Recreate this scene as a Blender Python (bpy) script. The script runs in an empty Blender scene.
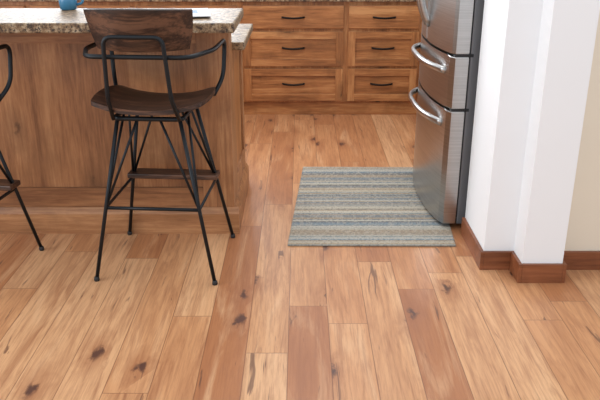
import bpy, bmesh, math
from mathutils import Vector, Matrix
S=bpy.context.scene
COL=S.collection
S.view_settings.view_transform='Standard'

# ---------------------------------------------------------------- node helpers
class NT:
    def __init__(s,name):
        m=bpy.data.materials.new(name); m.use_nodes=True
        s.m=m; s.t=m.node_tree; s.b=s.t.nodes['Principled BSDF']
        s.tc=s.t.nodes.new('ShaderNodeTexCoord')
    def n(s,typ,**kw):
        nd=s.t.nodes.new(typ)
        for k,v in kw.items(): setattr(nd,k,v)
        return nd
    def link(s,a,b): s.t.links.new(a,b)
    def put(s,sock,v):
        if hasattr(v,'is_linked') or hasattr(v,'links'): s.link(v,sock)
        else: sock.default_value=v
    def math(s,op,a,b=0.0,c=None):
        nd=s.n('ShaderNodeMath',operation=op); s.put(nd.inputs[0],a); s.put(nd.inputs[1],b)
        if c is not None: s.put(nd.inputs[2],c)
        return nd.outputs[0]
    def comb(s,x,y,z):
        nd=s.n('ShaderNodeCombineXYZ')
        for i,v in enumerate((x,y,z)): s.put(nd.inputs[i],v)
        return nd.outputs[0]
    def sep(s,v):
        nd=s.n('ShaderNodeSeparateXYZ'); s.link(v,nd.inputs[0]); return nd.outputs
    def noise(s,vec,scale,detail=3,rough=.5,dist=0):
        nd=s.n('ShaderNodeTexNoise'); s.link(vec,nd.inputs['Vector'])
        nd.inputs['Scale'].default_value=scale; nd.inputs['Detail'].default_value=detail
        nd.inputs['Roughness'].default_value=rough; nd.inputs['Distortion'].default_value=dist
        return nd.outputs[0]
    def ramp(s,f,stops,interp='LINEAR'):
        nd=s.n('ShaderNodeValToRGB'); s.link(f,nd.inputs[0]); cr=nd.color_ramp; cr.interpolation=interp
        while len(cr.elements)<len(stops): cr.elements.new(.5)
        for e,(p,c) in zip(cr.elements,stops):
            e.position=p; e.color=c if len(c)==4 else (*c,1)
        return nd.outputs[0]
    def mix(s,f,a,b,mode='MIX'):
        nd=s.n('ShaderNodeMix',data_type='RGBA',blend_type=mode)
        s.put(nd.inputs[0],f)
        for k,v in ((6,a),(7,b)):
            if isinstance(v,tuple): v=v if len(v)==4 else (*v,1)
            s.put(nd.inputs[k],v)
        return nd.outputs[2]
    def bump(s,h,strength=.2,dist=.002):
        nd=s.n('ShaderNodeBump'); nd.inputs['Strength'].default_value=strength; nd.inputs['Distance'].default_value=dist
        s.link(h,nd.inputs['Height']); s.link(nd.outputs[0],s.b.inputs['Normal'])
def lin(r,g,b):
    f=lambda c:(c/255/12.92) if c/255<=.04045 else ((c/255+.055)/1.055)**2.4
    return (f(r),f(g),f(b))
def g3(v): return (v,v,v)
def simple(name,rgb,rough=.5,metal=0,noise_amt=.06,scale=8):
    k=NT(name); nz=k.noise(k.tc.outputs['Object'],scale,3)
    d=tuple(c*(1-noise_amt) for c in rgb); l=tuple(min(1,c*(1+noise_amt)) for c in rgb)
    k.link(k.ramp(nz,[(.3,d),(.7,l)]),k.b.inputs['Base Color'])
    k.b.inputs['Roughness'].default_value=rough; k.b.inputs['Metallic'].default_value=metal
    return k.m
def wood(name,dark,mid,light,axis='x',rough=.4,knots=True,fine=1.0,ksel=.45,contrast=1.0,kstr=1.0):
    k=NT(name); x,y,z=k.sep(k.tc.outputs['Object'])
    oi=k.n('ShaderNodeObjectInfo'); r=k.math('MULTIPLY',oi.outputs['Random'],13.0)
    s={'x':(1.1,14,14),'y':(14,1.1,14),'z':(14,14,1.1)}[axis]
    v=k.comb(k.math('ADD',k.math('MULTIPLY',x,s[0]*fine),r),k.math('MULTIPLY',y,s[1]*fine),k.math('ADD',k.math('MULTIPLY',z,s[2]*fine),r))
    big=k.noise(v,.55,4,.55,.9); g=k.noise(v,5.0,5,.65,.2)
    f=k.math('ADD',k.math('MULTIPLY',big,.55),k.math('MULTIPLY',g,.45))
    c=k.ramp(f,[(.38,dark),(.5,mid),(.61,light)])
    blot=k.noise(k.tc.outputs['Object'],4.5,4,.6,.6)
    c=k.mix(k.ramp(blot,[(.45,g3(0)),(.70,g3(.5*contrast))]),c,tuple(q*.55 for q in mid))
    if knots:
        ks={'x':(3.0,6.5,6.5),'y':(6.5,3.0,6.5),'z':(6.5,6.5,3.0)}[axis]
        wob=k.math('MULTIPLY',k.noise(k.tc.outputs['Object'],28,2),.35)
        kv=k.comb(k.math('ADD',k.math('ADD',k.math('MULTIPLY',x,ks[0]),r),wob),k.math('ADD',k.math('MULTIPLY',y,ks[1]),wob),k.math('ADD',k.math('MULTIPLY',z,ks[2]),wob))
        vo=k.n('ShaderNodeTexVoronoi'); k.link(kv,vo.inputs['Vector']); vo.inputs['Scale'].default_value=1
        sel=k.math('GREATER_THAN',k.sep(vo.outputs['Color'])[0],ksel)
        halo=k.math('MULTIPLY',sel,k.ramp(vo.outputs['Distance'],[(.06,g3(.75*kstr)),(.42,g3(0))]))
        c=k.mix(halo,c,tuple(q*.42 for q in mid))
        core=k.math('MULTIPLY',sel,k.ramp(vo.outputs['Distance'],[(.07*kstr,g3(.9*kstr)),(.17*kstr,g3(0))]))
        c=k.mix(core,c,tuple(q*.10 for q in mid))
    k.link(c,k.b.inputs['Base Color']); k.b.inputs['Roughness'].default_value=rough
    k.bump(g,.12,.001)
    return k.m

# ---------------------------------------------------------------- materials
def floor_mat():
    k=NT('hickory_planks'); x,y,z=k.sep(k.tc.outputs['Object'])
    pw=.152; L=1.45
    u=k.math('DIVIDE',k.math('ADD',x,.043),pw); iu=k.math('FLOOR',u); fu=k.math('FRACT',u)
    w1=k.n('ShaderNodeTexWhiteNoise',noise_dimensions='1D'); k.link(iu,w1.inputs['W'])
    v=k.math('ADD',k.math('DIVIDE',y,L),k.math('MULTIPLY',w1.outputs['Value'],9.0)); iv=k.math('FLOOR',v); fv=k.math('FRACT',v)
    w2=k.n('ShaderNodeTexWhiteNoise',noise_dimensions='2D'); k.link(k.comb(iu,iv,0.0),w2.inputs['Vector'])
    idv=w2.outputs['Value']; ids=k.math('MULTIPLY',idv,57.0)
    base=k.ramp(idv,[(0,lin(172,114,76)),(.2,lin(186,128,86)),(.45,lin(200,144,100)),(.7,lin(208,156,112)),(1,lin(220,174,132))])
    gv=k.comb(k.math('MULTIPLY',x,8.0),k.math('ADD',k.math('MULTIPLY',y,1.0),ids),ids)
    big=k.noise(gv,1.0,5,.6,1.6)
    mv=k.comb(k.math('MULTIPLY',x,26.0),k.math('ADD',k.math('MULTIPLY',y,2.0),ids),ids)
    med=k.noise(mv,1.0,5,.7,1.0)
    fv3=k.comb(k.math('MULTIPLY',x,110.0),k.math('ADD',k.math('MULTIPLY',y,5.0),ids),ids)
    fine=k.noise(fv3,1.0,4,.7,.3)
    c=k.mix(k.ramp(big,[(.48,g3(0)),(.75,g3(.6))]),base,lin(152,94,60))
    c=k.mix(k.ramp(big,[(.28,g3(.5)),(.46,g3(0))]),c,lin(228,186,144))
    c=k.mix(k.ramp(med,[(.5,g3(0)),(.70,g3(.6))]),c,lin(146,92,62))
    c=k.mix(k.ramp(fine,[(.45,g3(0)),(.70,g3(.5))]),c,lin(144,90,60))
    kv=k.comb(k.math('MULTIPLY',x,6.0),k.math('ADD',k.math('MULTIPLY',y,2.3),ids),ids)
    nd=k.noise(k.comb(k.math('MULTIPLY',x,30.0),k.math('MULTIPLY',y,16.0),0.0),1.0,3,.6)
    kvx,kvy,kvz=k.sep(kv)
    kv2=k.comb(k.math('ADD',kvx,k.math('MULTIPLY',nd,.45)),k.math('ADD',kvy,k.math('MULTIPLY',nd,.30)),0.0)
    vo=k.n('ShaderNodeTexVoronoi',voronoi_dimensions='2D'); k.link(kv2,vo.inputs['Vector']); vo.inputs['Scale'].default_value=1
    sel=k.math('GREATER_THAN',k.sep(vo.outputs['Color'])[0],.77)
    halo=k.math('MULTIPLY',sel,k.ramp(vo.outputs['Distance'],[(.05,g3(.7)),(.42,g3(0))]))
    c=k.mix(halo,c,lin(150,94,62))
    core=k.math('MULTIPLY',sel,k.ramp(vo.outputs['Distance'],[(.05,g3(.9)),(.13,g3(0))]))
    c=k.mix(core,c,lin(80,54,48))
    sv=k.comb(k.math('MULTIPLY',x,30.0),k.math('ADD',k.math('MULTIPLY',y,2.4),ids),ids)
    st=k.noise(sv,1.0,3,.6,.9)
    c=k.mix(k.ramp(st,[(.65,g3(0)),(.70,g3(.75))]),c,lin(98,64,50))
    e1=k.math('MULTIPLY',k.math('MINIMUM',fu,k.math('SUBTRACT',1.0,fu)),pw)
    e2=k.math('MULTIPLY',k.math('MINIMUM',fv,k.math('SUBTRACT',1.0,fv)),L)
    e=k.math('MINIMUM',e1,e2)
    seam=k.math('LESS_THAN',e,.0016)
    c=k.mix(k.math('MULTIPLY',seam,.65),c,lin(112,70,46))
    k.link(c,k.b.inputs['Base Color'])
    k.link(k.math('ADD',k.math('MULTIPLY',fine,.15),.27),k.b.inputs['Roughness'])
    h=k.math('ADD',k.ramp(e,[(0,g3(0)),(.003,g3(1))]),k.math('MULTIPLY',big,.4))
    k.bump(h,.2,.0015)
    return k.m
def granite_mat():
    k=NT('granite'); o=k.tc.outputs['Object']
    a=k.noise(o,42,5,.7); b=k.noise(o,90,3,.6); d=k.noise(o,14,4,.6)
    c=k.ramp(a,[(.38,lin(62,50,44)),(.46,lin(112,90,70)),(.54,lin(152,130,102)),(.66,lin(184,168,144))])
    c=k.mix(k.ramp(d,[(.45,g3(0)),(.65,g3(.55))]),c,lin(142,110,76))
    c=k.mix(k.ramp(b,[(.55,g3(0)),(.61,g3(.9))]),c,lin(50,42,40))
    k.link(c,k.b.inputs['Base Color']); k.b.inputs['Roughness'].default_value=.5
    k.b.inputs['Specular IOR Level'].default_value=.3
    return k.m
def rug_mat():
    k=NT('woven_rug'); x,y,z=k.sep(k.tc.outputs['Object'])
    row=k.math('FLOOR',k.math('MULTIPLY',y,64.0))
    w=k.n('ShaderNodeTexWhiteNoise',noise_dimensions='1D'); k.link(row,w.inputs['W'])
    band=k.math('FLOOR',k.math('MULTIPLY',y,19.0))
    wb=k.n('ShaderNodeTexWhiteNoise',noise_dimensions='1D'); k.link(band,wb.inputs['W'])
    cA=k.ramp(w.outputs['Value'],[(0,lin(102,116,126)),(.2,lin(176,168,150)),(.38,lin(134,136,132)),(.55,lin(156,134,106)),(.7,lin(190,182,166)),(.84,lin(100,94,88)),(.93,lin(118,134,142))],'CONSTANT')
    cB=k.ramp(wb.outputs['Value'],[(0,lin(120,130,136)),(.3,lin(174,166,150)),(.55,lin(150,134,110)),(.78,lin(130,134,132))],'CONSTANT')
    c=k.mix(.30,cA,cB)
    v=k.comb(k.math('MULTIPLY',x,55.0),k.math('MULTIPLY',row,3.7),0.0)
    n=k.noise(v,1.0,2,.6)
    c=k.mix(k.ramp(n,[(.46,g3(0)),(.62,g3(.5))]),c,lin(178,170,156))
    n2=k.noise(k.comb(k.math('MULTIPLY',x,90.0),k.math('MULTIPLY',y,90.0),0.0),1.0,2,.6)
    c=k.mix(k.ramp(n2,[(.5,g3(0)),(.7,g3(.6))]),c,lin(80,82,84))
    k.link(c,k.b.inputs['Base Color']); k.b.inputs['Roughness'].default_value=.95
    k.bump(n2,.6,.003)
    return k.m
def steel_mat():
    k=NT('brushed_steel'); x,y,z=k.sep(k.tc.outputs['Object'])
    n=k.noise(k.comb(k.math('MULTIPLY',x,4.0),k.math('MULTIPLY',y,4.0),k.math('MULTIPLY',z,260.0)),1.0,2)
    k.link(k.ramp(n,[(.3,lin(168,167,166)),(.7,lin(186,185,184))]),k.b.inputs['Base Color'])
    k.b.inputs['Metallic'].default_value=1; k.b.inputs['Roughness'].default_value=.28
    return k.m
M=dict(floor=floor_mat(),granite=granite_mat(),rug=rug_mat(),steel=steel_mat())
cabc=(lin(126,78,42),lin(168,110,64),lin(194,140,90))
M['cab_x']=wood('alder_horizontal',*cabc,axis='x',ksel=.4)
M['cab_z']=wood('alder_vertical',*cabc,axis='z')
M['cab_y']=wood('alder_side',*cabc,axis='z',knots=False)
isl=(lin(124,80,50),lin(160,110,72),lin(184,134,92))
M['isl_z']=wood('alder_island_panel',*isl,axis='z',ksel=.6,kstr=.6)
M['isl_x']=wood('alder_island_rail',*isl,axis='x',ksel=.6,kstr=.6)
M['base']=wood('stained_baseboard',lin(104,58,34),lin(132,78,48),lin(150,92,60),axis='x',knots=False)
M['walnut']=wood('dark_walnut',lin(22,13,10),lin(54,35,27),lin(104,72,54),axis='x',rough=.42,knots=False,fine=1.5,contrast=.3)
M['iron']=simple('black_iron',lin(32,36,40),.42,.6)
M['bronze']=simple('dark_bronze',lin(30,24,22),.4,.7)
M['wall']=simple('painted_wall',lin(236,239,242),.7,0,.01,3)
M['cream']=simple('cream_wall',lin(232,223,205),.7,0,.01,3)
M['fridge_side']=simple('fridge_side_grey',lin(112,114,118),.45,.3,.03)
M['dark']=simple('dark_gasket',lin(30,30,32),.6)
M['paper']=simple('paper',lin(232,234,236),.8,0,.01)
M['ink']=simple('printed_page',lin(130,148,175),.8,0,.35,30)
M['blue']=simple('blue_glaze',lin(60,120,155),.2)
M['ceramic']=simple('white_ceramic',lin(225,225,222),.25,0,.02)

# ---------------------------------------------------------------- mesh helpers
def empty(name,loc=(0,0,0),rz=0):
    e=bpy.data.objects.new(name,None); COL.objects.link(e); e.location=loc; e.rotation_euler=(0,0,rz); e.empty_display_size=.1
    return e
def finish(name,bm,mat,parent=None,smooth=False):
    bmesh.ops.recalc_face_normals(bm,faces=bm.faces)
    me=bpy.data.meshes.new(name); bm.to_mesh(me); bm.free()
    me.materials.append(mat)
    if smooth:
        for p in me.polygons: p.use_smooth=True
    o=bpy.data.objects.new(name,me); COL.objects.link(o)
    if parent: o.parent=parent
    return o
def addbox(bm,a,b,bev=0):
    r=bmesh.ops.create_cube(bm,size=1)
    vs=r['verts']
    for v in vs:
        v.co=Vector([a[i]+(v.co[i]+.5)*(b[i]-a[i]) for i in range(3)])
    if bev:
        es=list({e for v in vs for e in v.link_edges})
        bmesh.ops.bevel(bm,geom=es,offset=bev,segments=2,affect='EDGES',profile=.5)
def boxes(name,lst,mat,parent=None,bev=0.0):
    bm=bmesh.new()
    for a,b in lst: addbox(bm,a,b,bev)
    return finish(name,bm,mat,parent)
def box(name,a,b,mat,parent=None,bev=0.0): return boxes(name,[(a,b)],mat,parent,bev)
def fillet(pts,r,n=6,closed=False):
    P=[Vector(p) for p in pts]; out=[]; N=len(P)
    for i in range(N):
        if not closed and i in (0,N-1): out.append(P[i]); continue
        a,b,c=P[i-1],P[i],P[(i+1)%N]
        d1=(a-b); d2=(c-b); rr=min(r,d1.length*.48,d2.length*.48)
        p1=b+d1.normalized()*rr; p2=b+d2.normalized()*rr
        for j in range(n+1):
            t=j/n; out.append(p1*(1-t)**2+b*2*t*(1-t)+p2*t*t)
    return out
def tube(name,pts,rad,mat,parent=None,closed=False,seg=10,fr=0.0,rad2=None):
    if fr: pts=fillet(pts,fr,closed=closed)
    P=[Vector(p) for p in pts]; N=len(P); bm=bmesh.new(); rings=[]
    up=None; r2=rad2 or rad
    for i in range(N):
        if closed: t=(P[(i+1)%N]-P[i-1]).normalized()
        else: t=(P[min(i+1,N-1)]-P[max(i-1,0)]).normalized()
        if up is None:
            up=Vector((0,0,1)) if abs(t.z)<.9 else Vector((1,0,0))
        sd=t.cross(up).normalized(); up=sd.cross(t).normalized()
        rings.append([bm.verts.new(P[i]+sd*math.cos(2*math.pi*k/seg)*rad+up*math.sin(2*math.pi*k/seg)*r2) for k in range(seg)])
    for i in range(N if closed else N-1):
        A=rings[i]; B=rings[(i+1)%N]
        for k in range(seg): bm.faces.new((A[k],A[(k+1)%seg],B[(k+1)%seg],B[k]))
    if not closed:
        bm.faces.new(rings[0]); bm.faces.new(rings[-1][::-1])
    return finish(name,bm,mat,parent,True)
def prism(name,poly,z0,z1,mat,parent=None,bev=0.0):
    bm=bmesh.new(); vs=[bm.verts.new((x,y,z0)) for x,y in poly]; f=bm.faces.new(vs)
    r=bmesh.ops.extrude_face_region(bm,geom=[f])
    for v in [g for g in r['geom'] if isinstance(g,bmesh.types.BMVert)]: v.co.z=z1
    if bev:
        es=[e for e in bm.edges if abs(e.verts[0].co.z-e.verts[1].co.z)<1e-6]
        bmesh.ops.bevel(bm,geom=es,offset=bev,segments=2,affect='EDGES',profile=.5)
    return finish(name,bm,mat,parent)
def lathe(name,prof,mat,parent=None,seg=28):
    bm=bmesh.new(); R=[]
    for r,z in prof:
        R.append([bm.verts.new((r*math.cos(2*math.pi*k/seg),r*math.sin(2*math.pi*k/seg),z)) for k in range(seg)])
    for i in range(len(R)-1):
        for k in range(seg): bm.faces.new((R[i][k],R[i][(k+1)%seg],R[i+1][(k+1)%seg],R[i+1][k]))
    bm.faces.new(R[0]); bm.faces.new(R[-1][::-1])
    return finish(name,bm,mat,parent,True)

# ---------------------------------------------------------------- room shell
box('floor',(-5,-2.5,-.05),(4.5,6.4,0),M['floor'])
wx0,wx1,wz0,wz1=-2.9,-.5,1.12,2.35
boxes('wall_back',[((-5,6.27,0),(wx0,6.4,2.6)),((wx1,6.27,0),(4.5,6.4,2.6)),((wx0,6.27,0),(wx1,6.4,wz0)),((wx0,6.27,wz1),(wx1,6.4,2.6))],M['wall'])
w1=empty('added_window')  # unseen window added above the counter to put sheen on the floor
t=.05
boxes('added_window_frame',[((wx0,6.29,wz0),(wx0+t,6.36,wz1)),((wx1-t,6.29,wz0),(wx1,6.36,wz1)),((wx0,6.29,wz0),(wx1,6.36,wz0+t)),((wx0,6.29,wz1-t),(wx1,6.36,wz1)),(((wx0+wx1)/2-.025,6.29,wz0),((wx0+wx1)/2+.025,6.36,wz1))],M['wall'],w1,.002)
box('wall_right',(1.62,3.27,0),(1.74,6.27,2.6),M['wall'])
box('wall_wing',(.812,2.885,0),(1.10,3.27,2.6),M['wall'])
PX=1.118
box('wall_pilaster',(.945,2.76,0),(PX,2.885,2.6),M['wall'])
box('wall_front',(1.10,2.885,0),(4.5,3.27,2.6),M['cream'])
bt=.015; bh=.088
boxes('baseboard_wing',[((.812-bt,2.885-bt,0),(.812,3.27,bh)),((.812,2.885-bt,0),(.945-bt,2.885,bh))],M['base'],None,.002)
boxes('baseboard_pilaster',[((.945-bt,2.76-bt,0),(.945,2.885,bh)),((.945,2.76-bt,0),(PX,2.76,bh)),((PX,2.76-bt,0),(PX+bt,2.885,bh))],M['base'],None,.002)
box('baseboard_front',(PX+bt,2.885-bt,0),(4.5,2.885,bh),M['base'],None,.002)

# ---------------------------------------------------------------- cabinets
def shaker(name,x0,x1,z0,z1,yf,parent,fw=.055):
    t=.02
    boxes(name+'_rails',[((x0+fw,yf,z0),(x1-fw,yf+t,z0+fw)),((x0+fw,yf,z1-fw),(x1-fw,yf+t,z1))],M['cab_x'],parent,.0015)
    boxes(name+'_stiles',[((x0,yf,z0),(x0+fw,yf+t,z1)),((x1-fw,yf,z0),(x1,yf+t,z1))],M['cab_z'],parent,.0015)
    box(name+'_panel',(x0+fw,yf+.015,z0+fw),(x1-fw,yf+t,z1-fw),M['cab_x'],parent)
def pull(name,cx,z,yf,parent,w=.165):
    pts=[(cx-w/2,yf,z),(cx-w/2+.004,yf-.022,z+.001),(cx-w/4,yf-.03,z-.003),(cx,yf-.032,z-.005),(cx+w/4,yf-.03,z-.003),(cx+w/2-.004,yf-.022,z+.001),(cx+w/2,yf,z)]
    tube(name,pts,.0078,M['bronze'],parent,fr=.012)
bc=empty('base_cabinets')
box('carcass',(-3.2,5.60,.105),(1.60,6.25,.88),M['cab_z'],bc)
box('toe_kick',(-3.2,5.615,0),(1.60,6.25,.105),M['cab_x'],bc)
box('countertop',(-3.22,5.56,.88),(1.61,6.26,.915),M['granite'],bc,.004)
box('backsplash',(-3.22,6.24,.915),(1.61,6.265,1.02),M['granite'],bc,.003)
cols=[(-3.12,-2.06),(-2.06,-1.26),(-1.26,-.456),(-.456,.348),(.348,.925),(.925,1.60)]
zs=[(.118,.372),(.392,.655),(.678,.85)]
for i,(a,b) in enumerate(cols):
    for j,(z0,z1) in enumerate(zs):
        x0,x1=a+.022,b-.016
        if j<2: shaker(f'drawer_{i}_{j}',x0,x1,z0,z1,5.58,bc,.055)
        else: box(f'drawer_{i}_{j}',(x0,5.58,z0),(x1,5.60,z1),M['cab_x'],bc,.005)
        pull(f'pull_{i}_{j}',(a+b)/2+.002,(z0+z1)/2+(.008 if j<2 else 0),5.58 if j==2 else 5.596,bc)

# ---------------------------------------------------------------- island
isd=empty('kitchen_island')
XR=-.322; XL=-2.75
box('bar_core',(XL,3.30,0),(XR-.012,3.42,1.03),M['isl_z'],isd)
fr=3.288
sw=.15
boxes('front_stiles',[((XR-sw,fr,.13),(XR,3.30,1.03)),((-1.95,fr,.13),(-1.80,3.30,1.03)),((XL,fr,.13),(XL+sw,3.30,1.03))],M['isl_z'],isd,.0015)
boxes('front_rails',[((-1.80,fr,.13),(XR-sw,3.30,.235)),((-1.80,fr,.93),(XR-sw,3.30,1.03)),((XL+sw,fr,.13),(-1.95,3.30,.235)),((XL+sw,fr,.93),(-1.95,3.30,1.03))],M['isl_x'],isd,.0015)
box('end_face_bar',(XR-.012,3.30,0),(XR,3.43,1.03),M['isl_z'],isd,.001)
prof=[(0,0),(.022,0),(.022,.105),(.014,.12),(.006,.135),(0,.135)]
def skirt(name,p0,p1,nrm,parent):
    bm=bmesh.new(); A=[];B=[]
    for d,z in prof:
        A.append(bm.verts.new((p0[0]+nrm[0]*d,p0[1]+nrm[1]*d,z))); B.append(bm.verts.new((p1[0]+nrm[0]*d,p1[1]+nrm[1]*d,z)))
    n=len(prof)
    for i in range(n): bm.faces.new((A[i],A[(i+1)%n],B[(i+1)%n],B[i]))
    bm.faces.new(A); bm.faces.new(B[::-1])
    finish(name,bm,M['isl_x'],parent)
skirt('skirting_bar',(XL,fr),(XR+.022,fr),(0,-1),isd)
skirt('skirting_end',(XR,fr),(XR,4.0),(1,0),isd)
box('lower_core',(XL,3.42,0),(XR-.012,4.05,.875),M['cab_y'],isd)
boxes('end_stiles',[((XR-.012,3.43,0),(XR,3.50,.875)),((XR-.012,3.97,0),(XR,4.05,.875))],M['isl_z'],isd,.001)
boxes('end_rails',[((XR-.012,3.50,0),(XR,3.97,.22)),((XR-.012,3.50,.80),(XR,3.97,.875))],M['isl_z'],isd,.001)
box('bar_countertop',(XL-.05,2.905,1.03),(-.262,3.43,1.07),M['granite'],isd,.006)
box('lower_countertop',(XL-.05,3.43,.875),(-.262,4.09,.913),M['granite'],isd,.006)

# ---------------------------------------------------------------- rug
bm=bmesh.new()
cn=[(-.060,3.118),(.742,3.112),(.826,4.272),(.019,4.284)]
vs=[bm.verts.new((x,y,.001)) for x,y in cn]; f=bm.faces.new(vs)
r=bmesh.ops.extrude_face_region(bm,geom=[f])
for v in [g for g in r['geom'] if isinstance(g,bmesh.types.BMVert)]: v.co.z=.009
bmesh.ops.bevel(bm,geom=list(bm.edges),offset=.003,segments=2,affect='EDGES')
finish('area_rug',bm,M['rug'])

# ---------------------------------------------------------------- refrigerator
fg=empty('refrigerator')
Y0,Y1=3.325,4.225
box('body',(.785,Y0+.005,.025),(1.55,Y1-.005,1.76),M['fridge_side'],fg,.006)
box('base_grille',(.83,Y0+.02,.012),(1.50,Y1-.02,.03),M['dark'],fg)
def door_poly(y0,y1):
    ym=(Y0+Y1)/2; h=(Y1-Y0)/2; pts=[]
    n=24; c=.012
    for i in range(n+1):
        y=y0+(y1-y0)*i/n; s=(y-ym)/h
        x=.655+.052*abs(s)**2.2
        d=min(y-y0,y1-y)
        if d<c: x+= (c-math.sqrt(max(0,c*c-(c-d)**2)))*.8
        pts.append((x,y))
    pts+= [(.778,y1),(.778,y0)]
    return pts
prism('freezer_drawer',door_poly(Y0,Y1),.028,.605,M['steel'],fg,.006)
prism('middle_drawer',door_poly(Y0,Y1),.617,.862,M['steel'],fg,.006)
ym=(Y0+Y1)/2
prism('door_near',door_poly(Y0,ym-.002),.874,1.75,M['steel'],fg,.006)
prism('door_far',door_poly(ym+.002,Y1),.874,1.75,M['steel'],fg,.006)
box('gasket',(.776,Y0+.012,.06),(.787,Y1-.012,1.745),M['dark'],fg)
boxes('hinges',[((.715,Y0+.004,.603),(.80,Y0+.05,.619)),((.715,Y0+.004,.860),(.80,Y0+.05,.876))],M['dark'],fg,.002)
def fh(name,z):
    pts=[]
    a,b=Y0+.085,Y1-.085
    for i in range(29):
        t=i/28; y=a+(b-a)*t; s=2*t-1
        pts.append((.605+.085*abs(s)**2.8,y,z+.014*(1-s*s)))
    tube(name,pts,.011,M['steel'],fg,seg=12,rad2=.017)
fh('handle_middle',.785); fh('handle_freezer',.53)
for nm,y in (('handle_near',ym-.045),('handle_far',ym+.045)):
    pts=[(.60+.06*abs(2*i/20-1)**3.2,y,.95+.64*i/20) for i in range(21)]
    tube(nm,pts,.012,M['steel'],fg,seg=12,rad2=.016)
for i,(x,y) in enumerate([(.86,Y0+.07),(.86,Y1-.07),(1.47,Y0+.07),(1.47,Y1-.07)]):
    box(f'foot_{i}',(x-.02,y-.02,0),(x+.02,y+.02,.03),M['dark'],fg)

# ---------------------------------------------------------------- bar stools
def sheet(name,fn,nu,nv,th,mat,parent,dirfn):
    bm=bmesh.new(); T=[];B=[]
    for i in range(nu+1):
        tr=[];br=[]
        for j in range(nv+1):
            u=2*i/nu-1; v=2*j/nv-1
            p,edge=fn(u,v); d=dirfn(u,v)
            tt=th*.5*(.7+.3*min(1,edge*8))
            tr.append(bm.verts.new(p+d*tt)); br.append(bm.verts.new(p-d*tt))
        T.append(tr);B.append(br)
    for i in range(nu):
        for j in range(nv):
            bm.faces.new((T[i][j],T[i+1][j],T[i+1][j+1],T[i][j+1])); bm.faces.new((B[i][j],B[i][j+1],B[i+1][j+1],B[i+1][j]))
    side=[]
    for i in range(nu):
        for j in (0,nv): side.append(bm.faces.new((T[i][j],T[i+1][j],B[i+1][j],B[i][j])))
    for j in range(nv):
        for i in (0,nu): side.append(bm.faces.new((T[i][j],T[i][j+1],B[i][j+1],B[i][j])))
    for f in bm.faces: f.smooth=True
    for e in bm.edges:
        if len(e.link_faces)==2 and (e.link_faces[0] in side)!=(e.link_faces[1] in side): e.smooth=False
    return finish(name,bm,mat,parent)
def squirc(u,v,p=.35):
    return u*math.sqrt(1-p*v*v*.5), v*math.sqrt(1-p*u*u*.5)
def stool(loc,rot):
    st=empty('bar_stool',loc,rot)
    def seatf(u,v):
        x,y=squirc(u,v,.42)
        X=x*.240*(1-.03*y); Yy=y*.213-.005
        z=.726+.046*abs(x)**2.4+.012*max(0,-y)**3-.014*max(0,y)**3
        return Vector((X,Yy,z)),1-max(abs(u),abs(v))
    sheet('seat',seatf,28,24,.026,M['walnut'],st,lambda u,v:Vector((0,0,1)))
    def backf(u,v):
        x,y=squirc(u,v,.10)
        w=.196+.014*v
        X=x*w+.008; Z=1.062+y*.078+.006*(1-x*x)*(1 if v>0 else -.4)*abs(v)
        Yy=-.262-.030*v+.075*(X/.2)**2
        return Vector((X,Yy,Z)),1-max(abs(u),abs(v))
    sheet('backrest',backf,28,12,.017,M['walnut'],st,lambda u,v:Vector((-.5*u,1,.35)).normalized())
    R=.0085
    tube('back_hoop',[(-.135,-.19,.705),(-.125,-.262,.80),(-.112,-.291,1.045),(.112,-.291,1.045),(.125,-.262,.80),(.135,-.19,.705)],R,M['iron'],st,fr=.035)
    tube('arm_hoop',[(-.215,.13,.735),(-.248,.205,.80),(-.256,.225,.962),(-.262,-.07,.965),(-.20,-.255,.965),(.20,-.255,.965),(.262,-.07,.965),(.256,.225,.962),(.248,.205,.80),(.215,.13,.735)],R+.001,M['iron'],st,fr=.05)
    feet={'fl':(-.257,-.245),'fr':(.257,-.245),'bl':(-.257,.245),'br':(.257,.245)}
    zt=.702; zr=.325; ring={}
    for k,(fx,fy) in feet.items():
        sx=1 if fx>0 else -1; sy=1 if fy>0 else -1
        top=Vector((sx*.128,sy*.15-.01,zt)); foot=Vector((fx,fy,.008))
        tube('leg_'+k,[top,foot],.0082,M['iron'],st)
        t=(zt-zr)/(zt-.008); rp=top.lerp(foot,t); ring[k]=rp
        tube('strut_'+k,[Vector((sx*.045,sy*.15-.01,zt)),rp],.0055,M['iron'],st)
        tube('side_strut_'+k,[Vector((sx*.135,sy*.03-.01,zt)),rp],.0055,M['iron'],st)
        fp=lathe('foot_pad_'+k,[(.010,0),(.012,.004),(.011,.016),(.008,.02)],M['dark'],st,12); fp.location=(fx,fy,0)
    tube('stretcher',[ring['fl'],ring['fr'],ring['br'],ring['bl']],.0078,M['iron'],st,closed=True)
    tube('seat_frame',[(-.14,-.17,zt),(.14,-.17,zt),(.14,.15,zt),(-.14,.15,zt)],.010,M['iron'],st,closed=True,fr=.03)
    y=ring['br'].y; x=ring['br'].x
    box('footrest',(-x-.012,y-.055,zr+.006),(x+.012,y+.035,zr+.03),M['walnut'],st,.005)
    return st
stool((-.602,2.995,0),math.radians(-4))
stool((-1.505,2.87,0),math.radians(-8))

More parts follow.
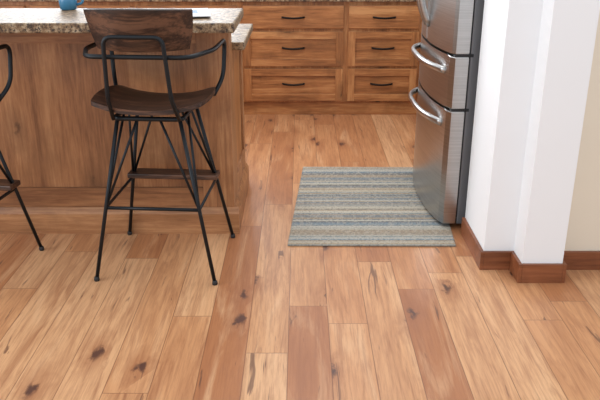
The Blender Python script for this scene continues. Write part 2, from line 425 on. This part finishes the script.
# ---------------------------------------------------------------- counter things
pp=empty('paper_stack',(-.60,3.18,1.0705),math.radians(3))
for i,(dx,dy,r,w,h) in enumerate([(0,0,.03,.30,.215),(-.16,.03,-.1,.28,.21),(.10,-.02,.12,.22,.28)]):
    o=box(f'sheet_{i}',(-w/2,-h/2,.004*i),(w/2,h/2,.004*i+.0035),M['paper'],pp); o.location=(dx,dy,0); o.rotation_euler=(0,0,r)
o=box('printed_photo',(-.06,-.04,.0121),(.06,.06,.0126),M['ink'],pp); o.rotation_euler=(0,0,.12); o.location=(.10,-.02,0)
mg=empty('mug',(-1.05,3.36,1.0705))
lathe('cup',[(.028,0),(.036,.004),(.040,.03),(.041,.092),(.037,.092),(.036,.03),(.03,.008)],M['blue'],mg)
tube('handle',[(.038,0,.075),(.068,0,.07),(.068,0,.03),(.038,0,.022)],.006,M['blue'],mg,fr=.02)
bw=empty('serving_bowl',(-.62,3.75,.9135))
lathe('bowl',[(.05,0),(.055,.008),(.10,.04),(.135,.085),(.128,.085),(.095,.045),(.045,.014)],M['ceramic'],bw)

# ---------------------------------------------------------------- light
W=bpy.data.worlds.new('sky'); S.world=W; W.use_nodes=True
nt=W.node_tree; bg=nt.nodes['Background']; bg.inputs[0].default_value=(.93,.96,1,1); bg.inputs[1].default_value=1.14
def area(name,loc,tgt,sx,sy,p,col):
    l=bpy.data.lights.new(name,'AREA'); l.shape='RECTANGLE'; l.size=sx; l.size_y=sy; l.energy=p; l.color=col
    o=bpy.data.objects.new(name,l); COL.objects.link(o); o.location=loc
    o.rotation_euler=(Vector(tgt)-Vector(loc)).to_track_quat('-Z','Y').to_euler()
area('side_window_light',(-4.2,1.2,1.7),(0,3,.3),3,2,90,(.93,.97,1))
area('added_window_light',((wx0+wx1)/2,6.5,(wz0+wz1)/2),(-1.2,2,0),2.3,1.2,85,(.90,.95,1))  # added lamp outside the added window, for floor sheen and soft shadows
area('overhead_area',(.2,3.9,2.55),(.2,4.1,0),2.2,2.2,30,(1,.97,.93))  # broad area lamp overhead, no fixture modelled

cam=bpy.data.cameras.new('camera'); co=bpy.data.objects.new('camera',cam); COL.objects.link(co)
co.location=(0,0,1.45); co.rotation_euler=(math.radians(90-21.25),0,0); cam.lens=43.2; cam.sensor_width=36
S.camera=co
